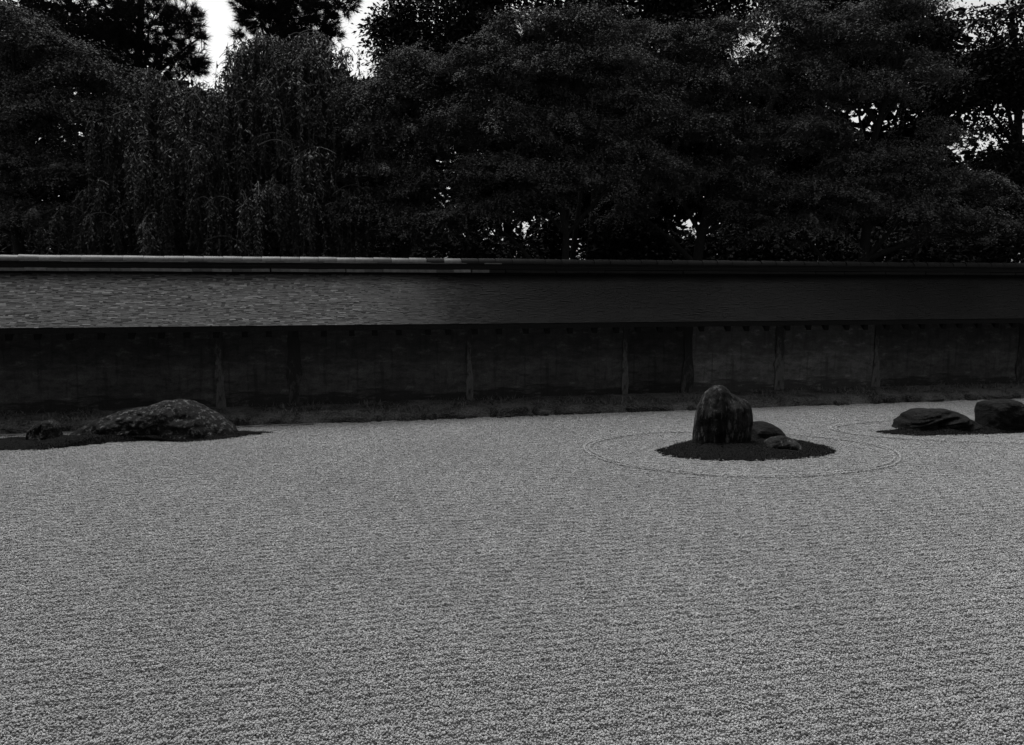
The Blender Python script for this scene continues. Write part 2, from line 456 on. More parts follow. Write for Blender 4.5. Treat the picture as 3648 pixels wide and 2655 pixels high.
for u, w, mt, proud in posts:
    t = t_of(u, S_FACE)
    tp.append(t)
    V, F = wavy_post(t, w, Z_FOOT - 0.05, 1.30, proud)
    po = np_obj('post', V, F, M[mt], wall)
    po.location = (t, S_FACE, 0)
bounds = [T0] + tp + [T1]
tint = {5: 'clay', 7: 'clay_pale', 8: 'clay_pale', 4: 'clay', 6: 'clay_dark'}
for k in range(len(bounds) - 1):
    a, b = bounds[k], bounds[k + 1]
    if b - a < 0.05: continue
    nx = max(4, int((b - a) / 0.05)); nz = 26
    xs = np.linspace(a, b, nx + 1); zs = np.linspace(Z_FOOT - 0.08, 1.32, nz + 1)
    V = []
    for z in zs:
        for x in xs:
            y = S_FACE + 0.010 * mnoise.noise(Vector((x * 1.4, 3.0, z * 3.5))) + 0.004 * mnoise.noise(Vector((x * 9, 7, z * 14)))
            y += -0.03 * max(0, 0.35 - z)          # slightly battered foot
            V.append((x - (a + b) / 2, y, z))
    F = [(j * (nx + 1) + i, j * (nx + 1) + i + 1, (j + 1) * (nx + 1) + i + 1, (j + 1) * (nx + 1) + i) for j in range(nz) for i in range(nx)]
    p = np_obj('wall_panel', V, F, M[tint.get(k, 'clay')], wall, smooth=True)
    p.location = ((a + b) / 2, 0, 0)
# core and back of the wall
np_obj('wall_core', box_pts(T0, T1, S_FACE + 0.03, S_MID + 0.30, -0.06, 1.32), BOXF, M['clay_dark'], wall)
# roof deck, eave edge, shingles
run = (S_MID - 0.15) - S_EAVE
slope = math.hypot(run, Z_TOP - Z_EAVE)
ex, ez = run / slope, (Z_TOP - Z_EAVE) / slope     # unit up-slope
nx_, nz_ = -ez, ex                                 # roof normal (s, z)
def deck(sgn):
    prof = []
    e0 = S_MID - S_EAVE
    pr = [(e0, Z_EAVE - 0.012), (0.0, Z_EAVE - 0.012 + e0 * ez / ex), (0.0, Z_EAVE - 0.06 + e0 * ez / ex), (e0 - 0.0, Z_EAVE - 0.062)]
    return [(S_MID - sgn * a, z) for a, z in pr]
for sgn in (1, -1):
    pr = deck(sgn)
    V = [(x, s, z) for x in (T0 - 0.2, T1 + 0.2) for s, z in pr]
    F = [[0, 1, 5, 4], [1, 2, 6, 5], [2, 3, 7, 6], [3, 0, 4, 7], [0, 3, 2, 1], [4, 5, 6, 7]]
    np_obj('roof_deck', V, F, M['rafter'], wall)
NC = 46
G = Geo()
QF = np.array([[0, 1, 2, 3], [0, 4, 5, 1], [1, 5, 6, 2], [0, 3, 7, 4]])
for c in range(NC + 2):
    d0 = slope * c / NC
    x = T0 - 0.2 - random.random() * 0.1
    while x < T1 + 0.2:
        w = random.choice([random.uniform(0.02, 0.05), random.uniform(0.03, 0.11)])
        lift = random.uniform(0.0035, 0.006) + (0.003 if random.random() < 0.05 else 0)
        j = random.uniform(-0.0012, 0.0012)
        dl, du = d0 + j, d0 + slope / NC * 1.6
        def rp(xx, d, h): return (xx, S_EAVE + ex * d + nx_ * h, Z_EAVE + ez * d + nz_ * h)
        G.add([rp(x, dl, lift), rp(x + w - 0.002, dl, lift), rp(x + w - 0.002, du, 0.001), rp(x, du, 0.001),
               rp(x, dl, -0.010), rp(x + w - 0.002, dl, -0.010), rp(x + w - 0.002, du, -0.010), rp(x, du, -0.010)], QF)
        x += w
V, F = G.get()
o = np_obj('shingles', V, F, M['shingle'], wall); tag(o, kind='stuff')
o.data.materials.append(M['shingle_end'])              # dark end grain, deepened to draw shadow lines between courses
mi = np.zeros(len(F), dtype=np.int32); mi[1::4] = 1
o.data.polygons.foreach_set('material_index', mi)
# far slope of the roof, out of sight from the garden: plain shingle sheet in courses
G = Geo()
for c in range(20):
    d0, d1 = slope * c / 20, slope * (c + 1.3) / 20
    def rp2(xx, d, h): return (xx, 2 * S_MID - (S_EAVE + ex * d + nx_ * h), Z_EAVE + ez * d + nz_ * h)
    G.add([rp2(T0 - .2, d0, .008), rp2(T1 + .2, d0, .008), rp2(T1 + .2, d1, .001), rp2(T0 - .2, d1, .001), rp2(T0 - .2, d0, -.008), rp2(T1 + .2, d0, -.008)], [[0, 3, 2, 1], [0, 1, 5, 4]])
V, F = G.get()
tag(np_obj('rear_shingles', V, F, M['shingle'], wall), kind='stuff')
# rafters
RB = None
t = T0 + 0.1
first = None
while t < T1:
    if first is None:
        # sloping rafter: tail under the eave, head in the wall
        s0, s1 = S_EAVE + 0.06, S_FACE + 0.10
        z0 = Z_EAVE - 0.064; k = ez / ex * 0.55
        V = [(x, s, z) for x in (-0.032, 0.032) for s, z in ((s0, z0 + 0.012), (s1, z0 + 0.012 + (s1 - s0) * 0.9), (s1, z0 - 0.06 + (s1 - s0) * 0.9), (s0 + 0.012, z0 - 0.066))]
        F = [[0, 3, 2, 1], [4, 5, 6, 7], [0, 1, 5, 4], [2, 3, 7, 6], [0, 4, 7, 3], [1, 2, 6, 5]]
        first = np_mesh('rafter', V, F, M['rafter'])
    o = link(bpy.data.objects.new('rafter', first), wall)
    o.location = (t + random.uniform(-0.012, 0.012), 0, random.uniform(-0.004, 0.004))
    o.rotation_euler = (0, random.uniform(-0.03, 0.03), random.uniform(-0.02, 0.02))
    t += 0.29
# ridge: stacked flat tiles and half-round cap tiles
def flat_mesh(name, half, z0, h, mat):
    V = box_pts(-0.1065, 0.1065, S_MID - half, S_MID + half, z0, z0 + h)
    return np_mesh(name, V, BOXF, mat)
ZR = 1.712
rows = [(0.18, 1.695, 0.034, 'flat', 2), (0.150, 1.737, 0.017, 'flat_dark', 0), (0.143, 1.758, 0.017, 'flat_dark', 0), (0.137, 1.779, 0.017, 'flat_dark', 0), (0.152, 1.800, 0.013, 'flat', 1)]
T_SHADE = t_of(1640, S_MID)  # right of here tree shade is painted into the tile colours
core = np_obj('ridge_core', box_pts(T0 - 0.2, T1 + 0.2, S_MID - 0.12, S_MID + 0.12, 1.60, 1.803), BOXF, M['rafter'], wall)
for half, z0, h, mt, want in rows:
    if want == 0:
        # two thin dark courses, joints too fine to see
        np_obj('tile_course', box_pts(T0 - .2, T1 + .2, S_MID - half, S_MID + half, z0, z0 + h), BOXF, M[mt], wall)
        continue
    ma, mb = flat_mesh('flat_tile', half, z0, h, M['flat']), flat_mesh('flat_tile', half, z0, h, M['flat_dark'])
    t = T0 - 0.1 + 0.05 * want
    while t < T1 + 0.1:
        o = link(bpy.data.objects.new('flat_tile', ma if t < T_SHADE + random.uniform(-0.5, 0.5) else mb), wall)
        o.location = (t, random.uniform(-0.004, 0.004), random.uniform(-0.002, 0.002))
        o.rotation_euler = (0, random.uniform(-0.006, 0.006), 0)
        t += 0.2145
def cap_mesh(mat):
    n = 9; V = []; r = 0.062
    for x, rr in ((-0.106, r), (0.094, r * 0.97), (0.1065, r * 0.90)):
        for k in range(n):
            a = math.pi * k / (n - 1)
            V.append((x, -math.cos(a) * rr * 1.15, math.sin(a) * rr))
    F = [(i * n + k, i * n + k + 1, (i + 1) * n + k + 1, (i + 1) * n + k) for i in range(2) for k in range(n - 1)]
    m = np_mesh('ridge_tile', V, F, mat, True); return m
ca_, cb_ = cap_mesh(M['cap']), cap_mesh(M['cap_shaded'])
t = T0 - 0.1
while t < T1 + 0.1:
    shaded = t > T_SHADE + random.uniform(-0.7, 0.4)
    o = link(bpy.data.objects.new('ridge_tile', cb_ if shaded else ca_), wall)
    o.location = (t, S_MID + random.uniform(-0.005, 0.005), ZR + 0.101 + random.uniform(-0.003, 0.003))
    o.rotation_euler = (random.uniform(-0.04, 0.04), random.uniform(-0.012, 0.012), random.uniform(-0.01, 0.01))
    t += 0.2145

# ------------------------------------------------------------------ bank at the wall foot
bank = empty('earth_bank', W0, WANG)
tag(bank, 'low mossy earth strip edged with stones along the wall foot', 'earth bank', kind='structure')
nx, ns = 260, 14
V = []
for j in range(ns + 1):
    s = 0.02 + (S_FACE + 0.06) * j / ns
    for i in range(nx + 1):
        x = T0 + (T1 - T0) * i / nx
        k = min(1, j / 3)
        z = 0.085 * k ** 0.7 + 0.075 * (j / ns) + 0.035 * mnoise.noise(Vector((x * 1.3, s * 3, 1))) * k + 0.015 * mnoise.noise(Vector((x * 6, s * 9, 4))) * k
        if j == 0: z = -0.01
        V.append((x, s + 0.03 * mnoise.noise(Vector((x * 2, 0, 9))) * (1 if j < 3 else 0), z))
F = [(j * (nx + 1) + i, j * (nx + 1) + i + 1, (j + 1) * (nx + 1) + i + 1, (j + 1) * (nx + 1) + i) for j in range(ns) for i in range(nx)]
np_obj('earth', V, F, M['bank'], bank, smooth=True)
def blob_stone(seed, sub=(10, 7)):
    nu, nv = sub
    V = []
    for j in range(nv + 1):
        ph_ = math.pi * j / nv
        for i in range(nu):
            th = 2 * math.pi * i / nu
            d = Vector((math.sin(ph_) * math.cos(th), math.sin(ph_) * math.sin(th), math.cos(ph_)))
            q = max(abs(d.x), abs(d.y), abs(d.z))
            d2 = d / (q ** 0.55)
            r = 1 + 0.5 * mnoise.noise(d * 1.6 + Vector((seed * 3.7, 0, 0))) + 0.22 * mnoise.noise(d * 4 + Vector((seed * 1.7, 3, 0)))
            V.append(tuple(d2 * r))
    F = [(j * nu + i, (j + 1) * nu + i, (j + 1) * nu + (i + 1) % nu, j * nu + (i + 1) % nu) for j in range(nv) for i in range(nu)]
    return np.array(V), np.array(F)
stone_meshes = [np_mesh('stone', *blob_stone(k), M['edge'], k % 2 == 0) for k in range(8)]
x = T0 + 0.1
while x < T1 - 0.1:
    w = random.choice([random.uniform(0.04, 0.09), random.uniform(0.08, 0.18), random.uniform(0.16, 0.34)])
    if random.random() < 0.72:
        o = link(bpy.data.objects.new('stone', random.choice(stone_meshes)), bank)
        h = random.uniform(0.02, 0.065)
        o.scale = (w * 0.55, random.uniform(0.04, 0.07), h)
        o.location = (x + w / 2, 0.035 + random.uniform(-0.02, 0.03), h * random.uniform(0.5, 0.9))
        o.rotation_euler = (random.uniform(-.15, .15), random.uniform(-.15, .15), random.uniform(-.3, .3))
    x += w + random.uniform(0.0, 0.06)
# flat gutter slabs at the left
t_end = t_of(960, -0.02)
x = T0
slab = None
while x < t_end:
    L_ = random.uniform(0.35, 0.6)
    V = box_pts(0, L_ - 0.012, -0.075, -0.005, 0.0, 0.022 + random.uniform(0, 0.006))
    V[:, 0] += RNG.uniform(-0.004, 0.004, 8); V[:, 1] += RNG.uniform(-0.006, 0.006, 8)
    o = np_obj('edging_slab', V, BOXF, M['slab'], bank); o.location = (x, 0, 0)
    x += L_
# grass and weeds on the bank
n = 9000
gx = RNG.uniform(T0 + 0.1, T1 - 0.1, n); gsv = RNG.uniform(0.12, S_FACE - 0.02, n)
keep = np.array([mnoise.noise(Vector((a * 1.8, b * 3, 2))) + 0.35 * random.random() > 0.10 for a, b in zip(gx, gsv)])
gx, gsv = gx[keep], gsv[keep]; n = len(gx)
def blades(P, L, lean, W, up=1.0):
    n = len(P); a = RNG.uniform(0, 2 * math.pi, n)
    d = np.stack([np.cos(a) * lean, np.sin(a) * lean, np.full(n, up)], axis=1); d /= np.linalg.norm(d, axis=1)[:, None]
    b = a + math.pi / 2 + RNG.normal(0, .5, n)
    sd_ = np.stack([np.cos(b), np.sin(b), np.zeros(n)], axis=1)
    tip = P + d * L[:, None]
    V = np.stack([P - sd_ * W[:, None], P + sd_ * W[:, None], tip], axis=1).reshape(-1, 3)
    return V, np.arange(3 * n).reshape(-1, 3)
P = np.stack([gx, gsv, 0.085 + 0.075 * gsv / S_FACE], axis=1)
V, F = blades(P, RNG.uniform(0.02, 0.07, n), RNG.uniform(0.3, 1.6, n), RNG.uniform(0.003, 0.008, n))
o = np_obj('grass', V, F, M['grass'], bank); tag(o, kind='stuff')

# ------------------------------------------------------------------ unseen temple hall round the viewer's veranda, added to block frontal sky light
hall = empty('temple_hall', (1.5, -1.2, 0))
tag(hall, 'unseen wooden temple hall with deep roof and veranda, added for shade behind the viewer', 'temple')
HW = 17.0
np_obj('veranda', box_pts(-HW, HW, -1.2, 1.75, 0.62, 0.70), BOXF, M['hall_wood'], hall)
for k in range(18):
    x = -HW + 0.6 + k * 1.94
    np_obj('veranda_post', box_pts(x - .07, x + .07, 1.50, 1.64, -0.05, 0.618), BOXF, M['hall_wood'], hall)
    np_obj('pillar', box_pts(x - .09, x + .09, -1.29, -1.11, 0.702, 4.1), BOXF, M['hall_wood'], hall)
np_obj('screen_wall', box_pts(-HW, HW, -1.36, -1.295, 0.702, 4.2), BOXF, M['hall_plaster'], hall)
np_obj('hall_core', box_pts(-HW, HW, -14.0, -1.37, -0.06, 4.2), BOXF, M['hall_wood'], hall)
prof = [(3.5, 3.35), (0.0, 4.45), (-3.0, 6.6), (-7.5, 10.6), (-12.0, 6.6), (-17.5, 3.55)]  # front eave drawn deep to darken the near gravel
V = [(x, y, z + dz) for dz in (0.0, -0.28) for x in (-HW - 2.5, HW + 2.5) for y, z in prof]
n6 = len(prof); F = []
for k in range(n6 - 1):
    F.append((k, n6 + k, n6 + k + 1, k + 1)); F.append((2 * n6 + k, 2 * n6 + k + 1, 3 * n6 + k + 1, 3 * n6 + k))
    for q in (0, n6): F.append((q + k, q + k + 1, 2 * n6 + q + k + 1, 2 * n6 + q + k))
F.append((0, 2 * n6, 3 * n6, n6)); F.append((n6 - 1, 2 * n6 - 1, 4 * n6 - 1, 3 * n6 - 1))
np_obj('roof', V, F, M['hall_roof'], hall)

# ------------------------------------------------------------------ moss islands and their stones
def island(name, px, label, height=0.045, seed=0):
    G = [ground(u, v) for u, v in px]
    c = sum(G, Vector()) / len(G)
    root = empty(name, c)
    tag(root, label, 'moss bed', 'moss islands in the gravel')
    # smooth closed outline
    pts = np.array([(g.x - c.x, g.y - c.y) for g in G]); k = len(pts); n = 220
    out = []
    for i in range(n):
        f = i / n * k; a = int(f); u = f - a
        p0, p1, p2, p3 = (pts[(a + q - 1) % k] for q in range(4))
        p = 0.5 * ((2 * p1) + (-p0 + p2) * u + (2 * p0 - 5 * p1 + 4 * p2 - p3) * u * u + (-p0 + 3 * p1 - 3 * p2 + p3) * u ** 3)
        q = Vector((p[0], p[1], seed))
        p = p * (1 + 0.05 * mnoise.noise(q * 4) + 0.05 * mnoise.noise(q * 19))
        out.append(p)
    out = np.array(out); rings = 26
    V = []
    def hz(r, x, y): return 0.002 + height * (1 - r ** 2.5) + (0.02 * mnoise.noise(Vector((x * 3, y * 3, seed))) + 0.014 * mnoise.noise(Vector((x * 13, y * 13, seed)))) * (1 - r ** 4) + 0.012 * (r < 0.99)
    for j in range(rings + 1):
        r = j / rings
        for i in range(n):
            x, y = out[i] * max(r, 0.001)
            V.append((x, y, hz(r, x, y) if j < rings else -0.004))
    F = [(j * n + i, (j + 1) * n + i, (j + 1) * n + (i + 1) % n, j * n + (i + 1) % n) for j in range(rings) for i in range(n)]
    np_obj('moss_ground', V, F, M['moss'], root, smooth=True)
    # fuzz
    nb = 16000
    r = np.sqrt(RNG.uniform(0, 1, nb)); r[: nb // 3] = RNG.uniform(0.94, 1.03, nb // 3)
    ii = RNG.integers(0, n, nb)
    P = np.array([(out[i][0] * q, out[i][1] * q, max(0.0, hz(min(q, 1), out[i][0] * q, out[i][1] * q)) - 0.004) for i, q in zip(ii, r)])
    V, F = blades(P, RNG.uniform(0.006, 0.022, nb), RNG.uniform(0.2, 1.8, nb), RNG.uniform(0.002, 0.006, nb))
    tag(np_obj('moss_tufts', V, F, M['mossblade'], root), kind='stuff')
    ns = 110
    ii = RNG.integers(0, n, ns); r = 1.0 - np.abs(RNG.normal(0, 0.035, ns))
    P = np.array([(out[i][0] * q, out[i][1] * q, max(0.006, hz(min(q, 1), out[i][0] * q, out[i][1] * q)) - 0.001) for i, q in zip(ii, r)])
    V, F = scatter_icos(P, RNG.uniform(0.003, 0.0055, ns))
    tag(np_obj('stray_gravel', V, F, M['gravel'], root), kind='stuff')
    return root
island('moss_island', [(-300, 1612), (0, 1612), (150, 1608), (260, 1597), (420, 1582), (540, 1577), (660, 1580), (780, 1572), (890, 1558), (962, 1546), (870, 1544), (700, 1546), (450, 1553), (200, 1566), (0, 1573), (-300, 1582)],
       'dark moss island under the long lichen-spotted boulder', 0.05, 1)
island('moss_island', [(2340, 1614), (2400, 1634), (2500, 1646), (2638, 1649), (2780, 1645), (2900, 1636), (2978, 1619), (2960, 1600), (2890, 1585), (2820, 1572), (2700, 1562), (2560, 1564), (2460, 1575), (2380, 1595)],
       'oval moss island under the tall upright stone', 0.05, 2)
island('moss_island', [(3120, 1545), (3195, 1554), (3290, 1559), (3420, 1556), (3648, 1548), (3800, 1540), (3900, 1528), (3800, 1515), (3600, 1512), (3400, 1514), (3250, 1528), (3180, 1538)],
       'moss island under the two stones at the right', 0.045, 3)

def rock(name, label, poly_l, poly_r, Y, depth, mat, seed, rough=0.03, groove=0.0, cat='rock', pw=2.6, lay=0.0, cz=0.3, d0=None):
    """poly_l / poly_r: left and right outline of the stone, foot to top; the body is swelled front and back from it"""
    Lp = [at(u, v, Y) for u, v in poly_l]; Rp = [at(u, v, Y) for u, v in poly_r]
    base = Vector(((Lp[0].x + Rp[0].x) / 2, Y, 0.0))
    ol = [(p.x - base.x, p.z) for p in Rp] + [(p.x - base.x, p.z) for p in reversed(Lp)]
    ol = np.array(ol + [(ol[-1][0] * 0.5, -0.06), (ol[0][0] * 0.5, -0.06)])
    # even, smoothed resampling of the closed outline
    k = len(ol); den = []
    for i in range(k):
        for f in np.linspace(0, 1, 24, endpoint=False):
            p0, p1, p2, p3 = (ol[(i + q - 1) % k] for q in range(4))
            den.append(0.5 * ((2 * p1) + (-p0 + p2) * f + (2 * p0 - 5 * p1 + 4 * p2 - p3) * f * f + (-p0 + 3 * p1 - 3 * p2 + p3) * f ** 3) * 0.6 + (p1 + (p2 - p1) * f) * 0.4)
    den = np.array(den); seg = np.linalg.norm(np.roll(den, -1, 0) - den, axis=1); cum = np.concatenate([[0], np.cumsum(seg)])
    nt = 140
    b = np.stack([np.interp(np.linspace(0, cum[-1], nt, endpoint=False), cum, np.append(den[:, q], den[0, q])) for q in (0, 1)], axis=1)
    top = b[:, 1].max(); c = np.array([b[:, 0][b[:, 1] > top * 0.25].mean(), top * cz])
    nr = 30
    V, F = [], []
    seg2 = np.roll(b, -1, 0) - b; sl2 = (seg2 ** 2).sum(1) + 1e-12
    aa = b[:, 1] > -0.03
    A0, S0, L0 = b[aa], seg2[aa], sl2[aa]
    d0 = d0 or 0.5 * min((b[:, 0].max() - b[:, 0].min()), top)
    for side in (-1, 1):
        o0 = len(V)
        for j in range(nr + 1):
            r = j / nr; r = 1 - (1 - r) ** 1.5
            for i in range(nt):
                x, z = c + (b[i] - c) * r
                w0 = np.array([x, z]) - A0
                tt = np.clip((w0 * S0).sum(1) / L0, 0, 1)
                e = min(1.0, math.sqrt(((w0 - S0 * tt[:, None]) ** 2).sum(1).min()) / d0)
                y = side * depth * max(0.0, 1 - (1 - e) ** pw) ** (1 / pw)
                P = Vector((x, y, z)); q = P * 4.0 + Vector((seed * 5.1, 0, 0))
                nn = (mnoise.fractal(q, 0.75, 2.1, 7) * rough + 0.6 * rough * mnoise.noise(q * 0.6) + 0.35 * rough * mnoise.noise(q * 3.5))
                cell = mnoise.voronoi(q * 0.9)[0]
                nn += rough * 1.3 * (cell[1] - cell[0] - 0.25)        # broken facets
                if groove: nn -= groove * (1 - min(1, abs(mnoise.noise(Vector((x * 9 + seed, y * 9, z * 1.5)))) * 3.2))
                if lay: nn += lay * (abs(mnoise.noise(Vector((x * 1.5 + seed, 0, z * 22 - x * 5)))) * 2 - 0.6)
                w = (1 - r ** 6)
                d = np.array([x - c[0], z - c[1]]) ; dl = np.linalg.norm(d) + 1e-6
                V.append((x + d[0] / dl * nn * 0.2, y + side * nn * w, z + d[1] / dl * nn * 0.2))
        for j in range(nr):
            for i in range(nt):
                a0, a1 = o0 + j * nt + i, o0 + j * nt + (i + 1) % nt
                b0, b1 = a0 + nt, a1 + nt
                F.append((a0, b0, b1, a1) if side > 0 else (a0, a1, b1, b0))
    o = np_obj(name, V, F, mat, smooth=True)
    o.location = base
    return tag(o, label, cat)
Z4 = lambda x, y: (2250 + x / 2.58, 1100 + y / 2.58)
Z1 = lambda x, y: (x / 2.172, 880 + y / 2.172)
Z5 = lambda x, y: (2950 + x / 2.358, 1000 + y / 2.358)
m1 = m_rock('lichened_boulder', 0.008, 0.018, 0.10, amount=0.545, lscale=20)
m2 = m_rock('streaked_stone', 0.011, 0.030, 0.085, streak=(2.4, 2.4, 0.4), amount=0.55, lscale=12, lstreak=(1.8, 1.8, 0.4))
m3 = m_rock('dark_stone', 0.005, 0.014, 0.025, streak=(1, 1, 3.0), amount=0.60)
m4 = m_rock('pale_banded_stone', 0.014, 0.04, 0.10, streak=(2.5, 1, 1), amount=0.57, lscale=12, lstreak=(2.0, 1, 0.6))
yb = ground(*Z1(1200, 1490)).y + 0.0
rock('boulder', 'long low lichen-spotted boulder lying on moss at the left', [Z1(*p) for p in ((535, 1500), (545, 1455), (620, 1400), (700, 1352), (800, 1312), (920, 1280), (1060, 1240), (1200, 1213), (1290, 1193), (1370, 1184))],
     [Z1(*p) for p in ((1835, 1500), (1832, 1450), (1812, 1400), (1765, 1360), (1700, 1310), (1620, 1268), (1530, 1223), (1470, 1192), (1420, 1185))], yb + 0.22, 0.34, m1, 1.3, 0.075, pw=1.8, d0=0.22)
yb2 = ground(*Z1(330, 1535)).y
rock('boulder', 'small rough stone beside the long boulder at the far left', [Z1(*p) for p in ((212, 1540), (215, 1450), (230, 1408), (260, 1375), (290, 1358), (340, 1340))],
     [Z1(*p) for p in ((470, 1540), (466, 1470), (456, 1400), (440, 1368), (420, 1350), (390, 1338))], yb2 + 0.12, 0.15, m1, 2.7, 0.05, pw=2.0)
yc = ground(*Z4(840, 1300)).y
rock('standing_stone', 'tall upright dark stone with vertical grooves on the oval moss island', [Z4(*p) for p in ((570, 1320), (563, 1170), (572, 1060), (588, 960), (606, 895), (632, 850), (655, 800), (685, 760), (728, 727), (775, 702))],
     [Z4(*p) for p in ((1085, 1320), (1100, 1180), (1112, 1050), (1106, 930), (1092, 872), (1045, 835), (970, 800), (915, 772), (885, 742), (862, 716), (835, 701))], yc + 0.17, 0.17, m2, 7.7, 0.03, 0.02, pw=1.8, d0=0.19)
yd = ground(*Z4(1250, 1215)).y
rock('boulder', 'smooth dark rounded stone behind the tall upright stone', [Z4(*p) for p in ((1010, 1260), (1015, 1180), (1035, 1110), (1070, 1060), (1130, 1040))],
     [Z4(*p) for p in ((1460, 1260), (1415, 1165), (1372, 1110), (1305, 1066), (1250, 1047), (1195, 1036))], yd + 0.1, 0.2, m3, 5.5, 0.025, pw=1.9, d0=0.12)
ye = ground(*Z4(1400, 1335)).y
rock('boulder', 'small pale banded stone at the front of the oval moss island', [Z4(*p) for p in ((1215, 1350), (1225, 1232), (1250, 1203), (1285, 1183), (1350, 1167))],
     [Z4(*p) for p in ((1575, 1350), (1560, 1290), (1545, 1250), (1500, 1208), (1450, 1178), (1400, 1166))], ye + 0.13, 0.14, m4, 6.9, 0.035, 0.012, pw=1.9)
yf = ground(*Z5(850, 1285)).y
rock('boulder', 'low layered dark stone on the right moss island', [Z5(*p) for p in ((575, 1290), (578, 1210), (598, 1172), (632, 1158), (645, 1118), (715, 1083), (790, 1069))],
     [Z5(*p) for p in ((1265, 1290), (1248, 1210), (1225, 1183), (1150, 1140), (1085, 1102), (1000, 1080), (900, 1074))], yf + 0.22, 0.24, m3, 8.2, 0.045, 0, lay=0.06, pw=2.0)
rock('boulder', 'blocky dark stone cut off by the right edge of the picture', [Z5(*p) for p in ((1262, 1290), (1268, 1200), (1280, 1120), (1296, 1030), (1330, 1010), (1420, 1001))],
     [Z5(*p) for p in ((1625, 1290), (1630, 1190), (1640, 1090), (1622, 1030), (1580, 1005), (1530, 999))], yf + 0.20, 0.20, m3, 9.4, 0.045, 0.015, pw=2.2, d0=0.1)

# ------------------------------------------------------------------ trees
K = 1.6085                                       # overview pixel -> photograph pixel
def D(u, v, Y): return np.array(at(u * K, v * K, Y))
def leaf_quads(C, A, Nn, L, W):
    """rhombic leaves: centres, long axes, normals, lengths, widths"""
    A = A / (np.linalg.norm(A, axis=1)[:, None] + 1e-9)
    Sd = np.cross(Nn, A); Sd /= np.linalg.norm(Sd, axis=1)[:, None] + 1e-9
    l = (L / 2)[:, None]; w = (W / 2)[:, None]
    V = np.stack([C - A * l, C + Sd * w + A * l * 0.15, C + A * l, C - Sd * w + A * l * 0.15], axis=1)
    return V.reshape(-1, 3), np.arange(4 * len(C)).reshape(-1, 4)
def in_blobs(blobs, n, shell=0.6, upper=0.0):
    """sample points in a union of ellipsoids, favouring the outside; blobs: list of (centre, rx, ry, rz)"""
    w = np.array([b[1] * b[2] * b[3] for b in blobs]) ** 0.75; w /= w.sum()
    k = RNG.choice(len(blobs), n, p=w)
    d = RNG.normal(size=(n, 3)); d /= np.linalg.norm(d, axis=1)[:, None]
    d[:, 2] = np.where(RNG.uniform(size=n) < upper, np.abs(d[:, 2]), d[:, 2])
    r = np.where(RNG.uniform(size=n) < shell, RNG.uniform(0.8, 1.03, n), RNG.uniform(0, 1, n) ** (1 / 3))
    c = np.array([b[0] for b in blobs])[k]; s = np.array([b[1:] for b in blobs])[k]
    return c + d * s * r[:, None], k
def px_blobs(L, Y, dep=0.8):
    out = []
    for e in L:
        u, v, ru, rv = e[:4]; y = Y + (e[4] if len(e) > 4 else 0.0)
        c = D(u, v, y); s = y / FPX * K
        out.append((c, ru * s, max(ru, rv) * s * dep, rv * s))
    return out
def skeleton(root, base, top, blobs, r0, mat, twigs=None, seed=0):
    base, top = np.array(base), np.array(top)
    n = 12
    f = np.linspace(0, 1, n)[:, None]
    P = base + (top - base) * f
    P[:, :2] += np.stack([[mnoise.noise(Vector((seed, k * 0.35, j * 9))) * 0.22 * min(1, k / 3) for j in (0, 1)] for k in range(n)])
    R = r0 * (1 - 0.8 * f[:, 0]) * (1 + 0.35 * np.exp(-f[:, 0] * 14))
    V, F = tube(P, R, 9)
    np_obj('trunk', rel(V, root), F, mat, root, True)
    G = Geo()
    for bi, b in enumerate(blobs):
        k = int(min(n - 3, max(2, np.argmin(np.linalg.norm(P - (b[0] - np.array([0, 0, 0.5 * np.linalg.norm(b[0] - base) * 0.4])), axis=1)))))
        a = P[k]; e = b[0]
        m = (a + e) / 2 + np.array([0, 0, 0.12 * np.linalg.norm(e - a)]) + RNG.normal(0, 0.08, 3)
        ff = np.linspace(0, 1, 8)[:, None]
        Q = (1 - ff) ** 2 * a + 2 * ff * (1 - ff) * m + ff ** 2 * e
        G.add(*tube(Q, np.linspace(max(R[k] * 0.6, 0.02), 0.012, 8), 6))
        if twigs is not None:
            for q in twigs[bi][:26]:
                mm = (e + q) / 2 + RNG.normal(0, 0.05, 3)
                G.add(*tube(np.array([e, mm, q]), [0.010, 0.006, 0.003], 3))
    V, F = G.get()
    np_obj('branches', rel(V, root), F, mat, root, True)

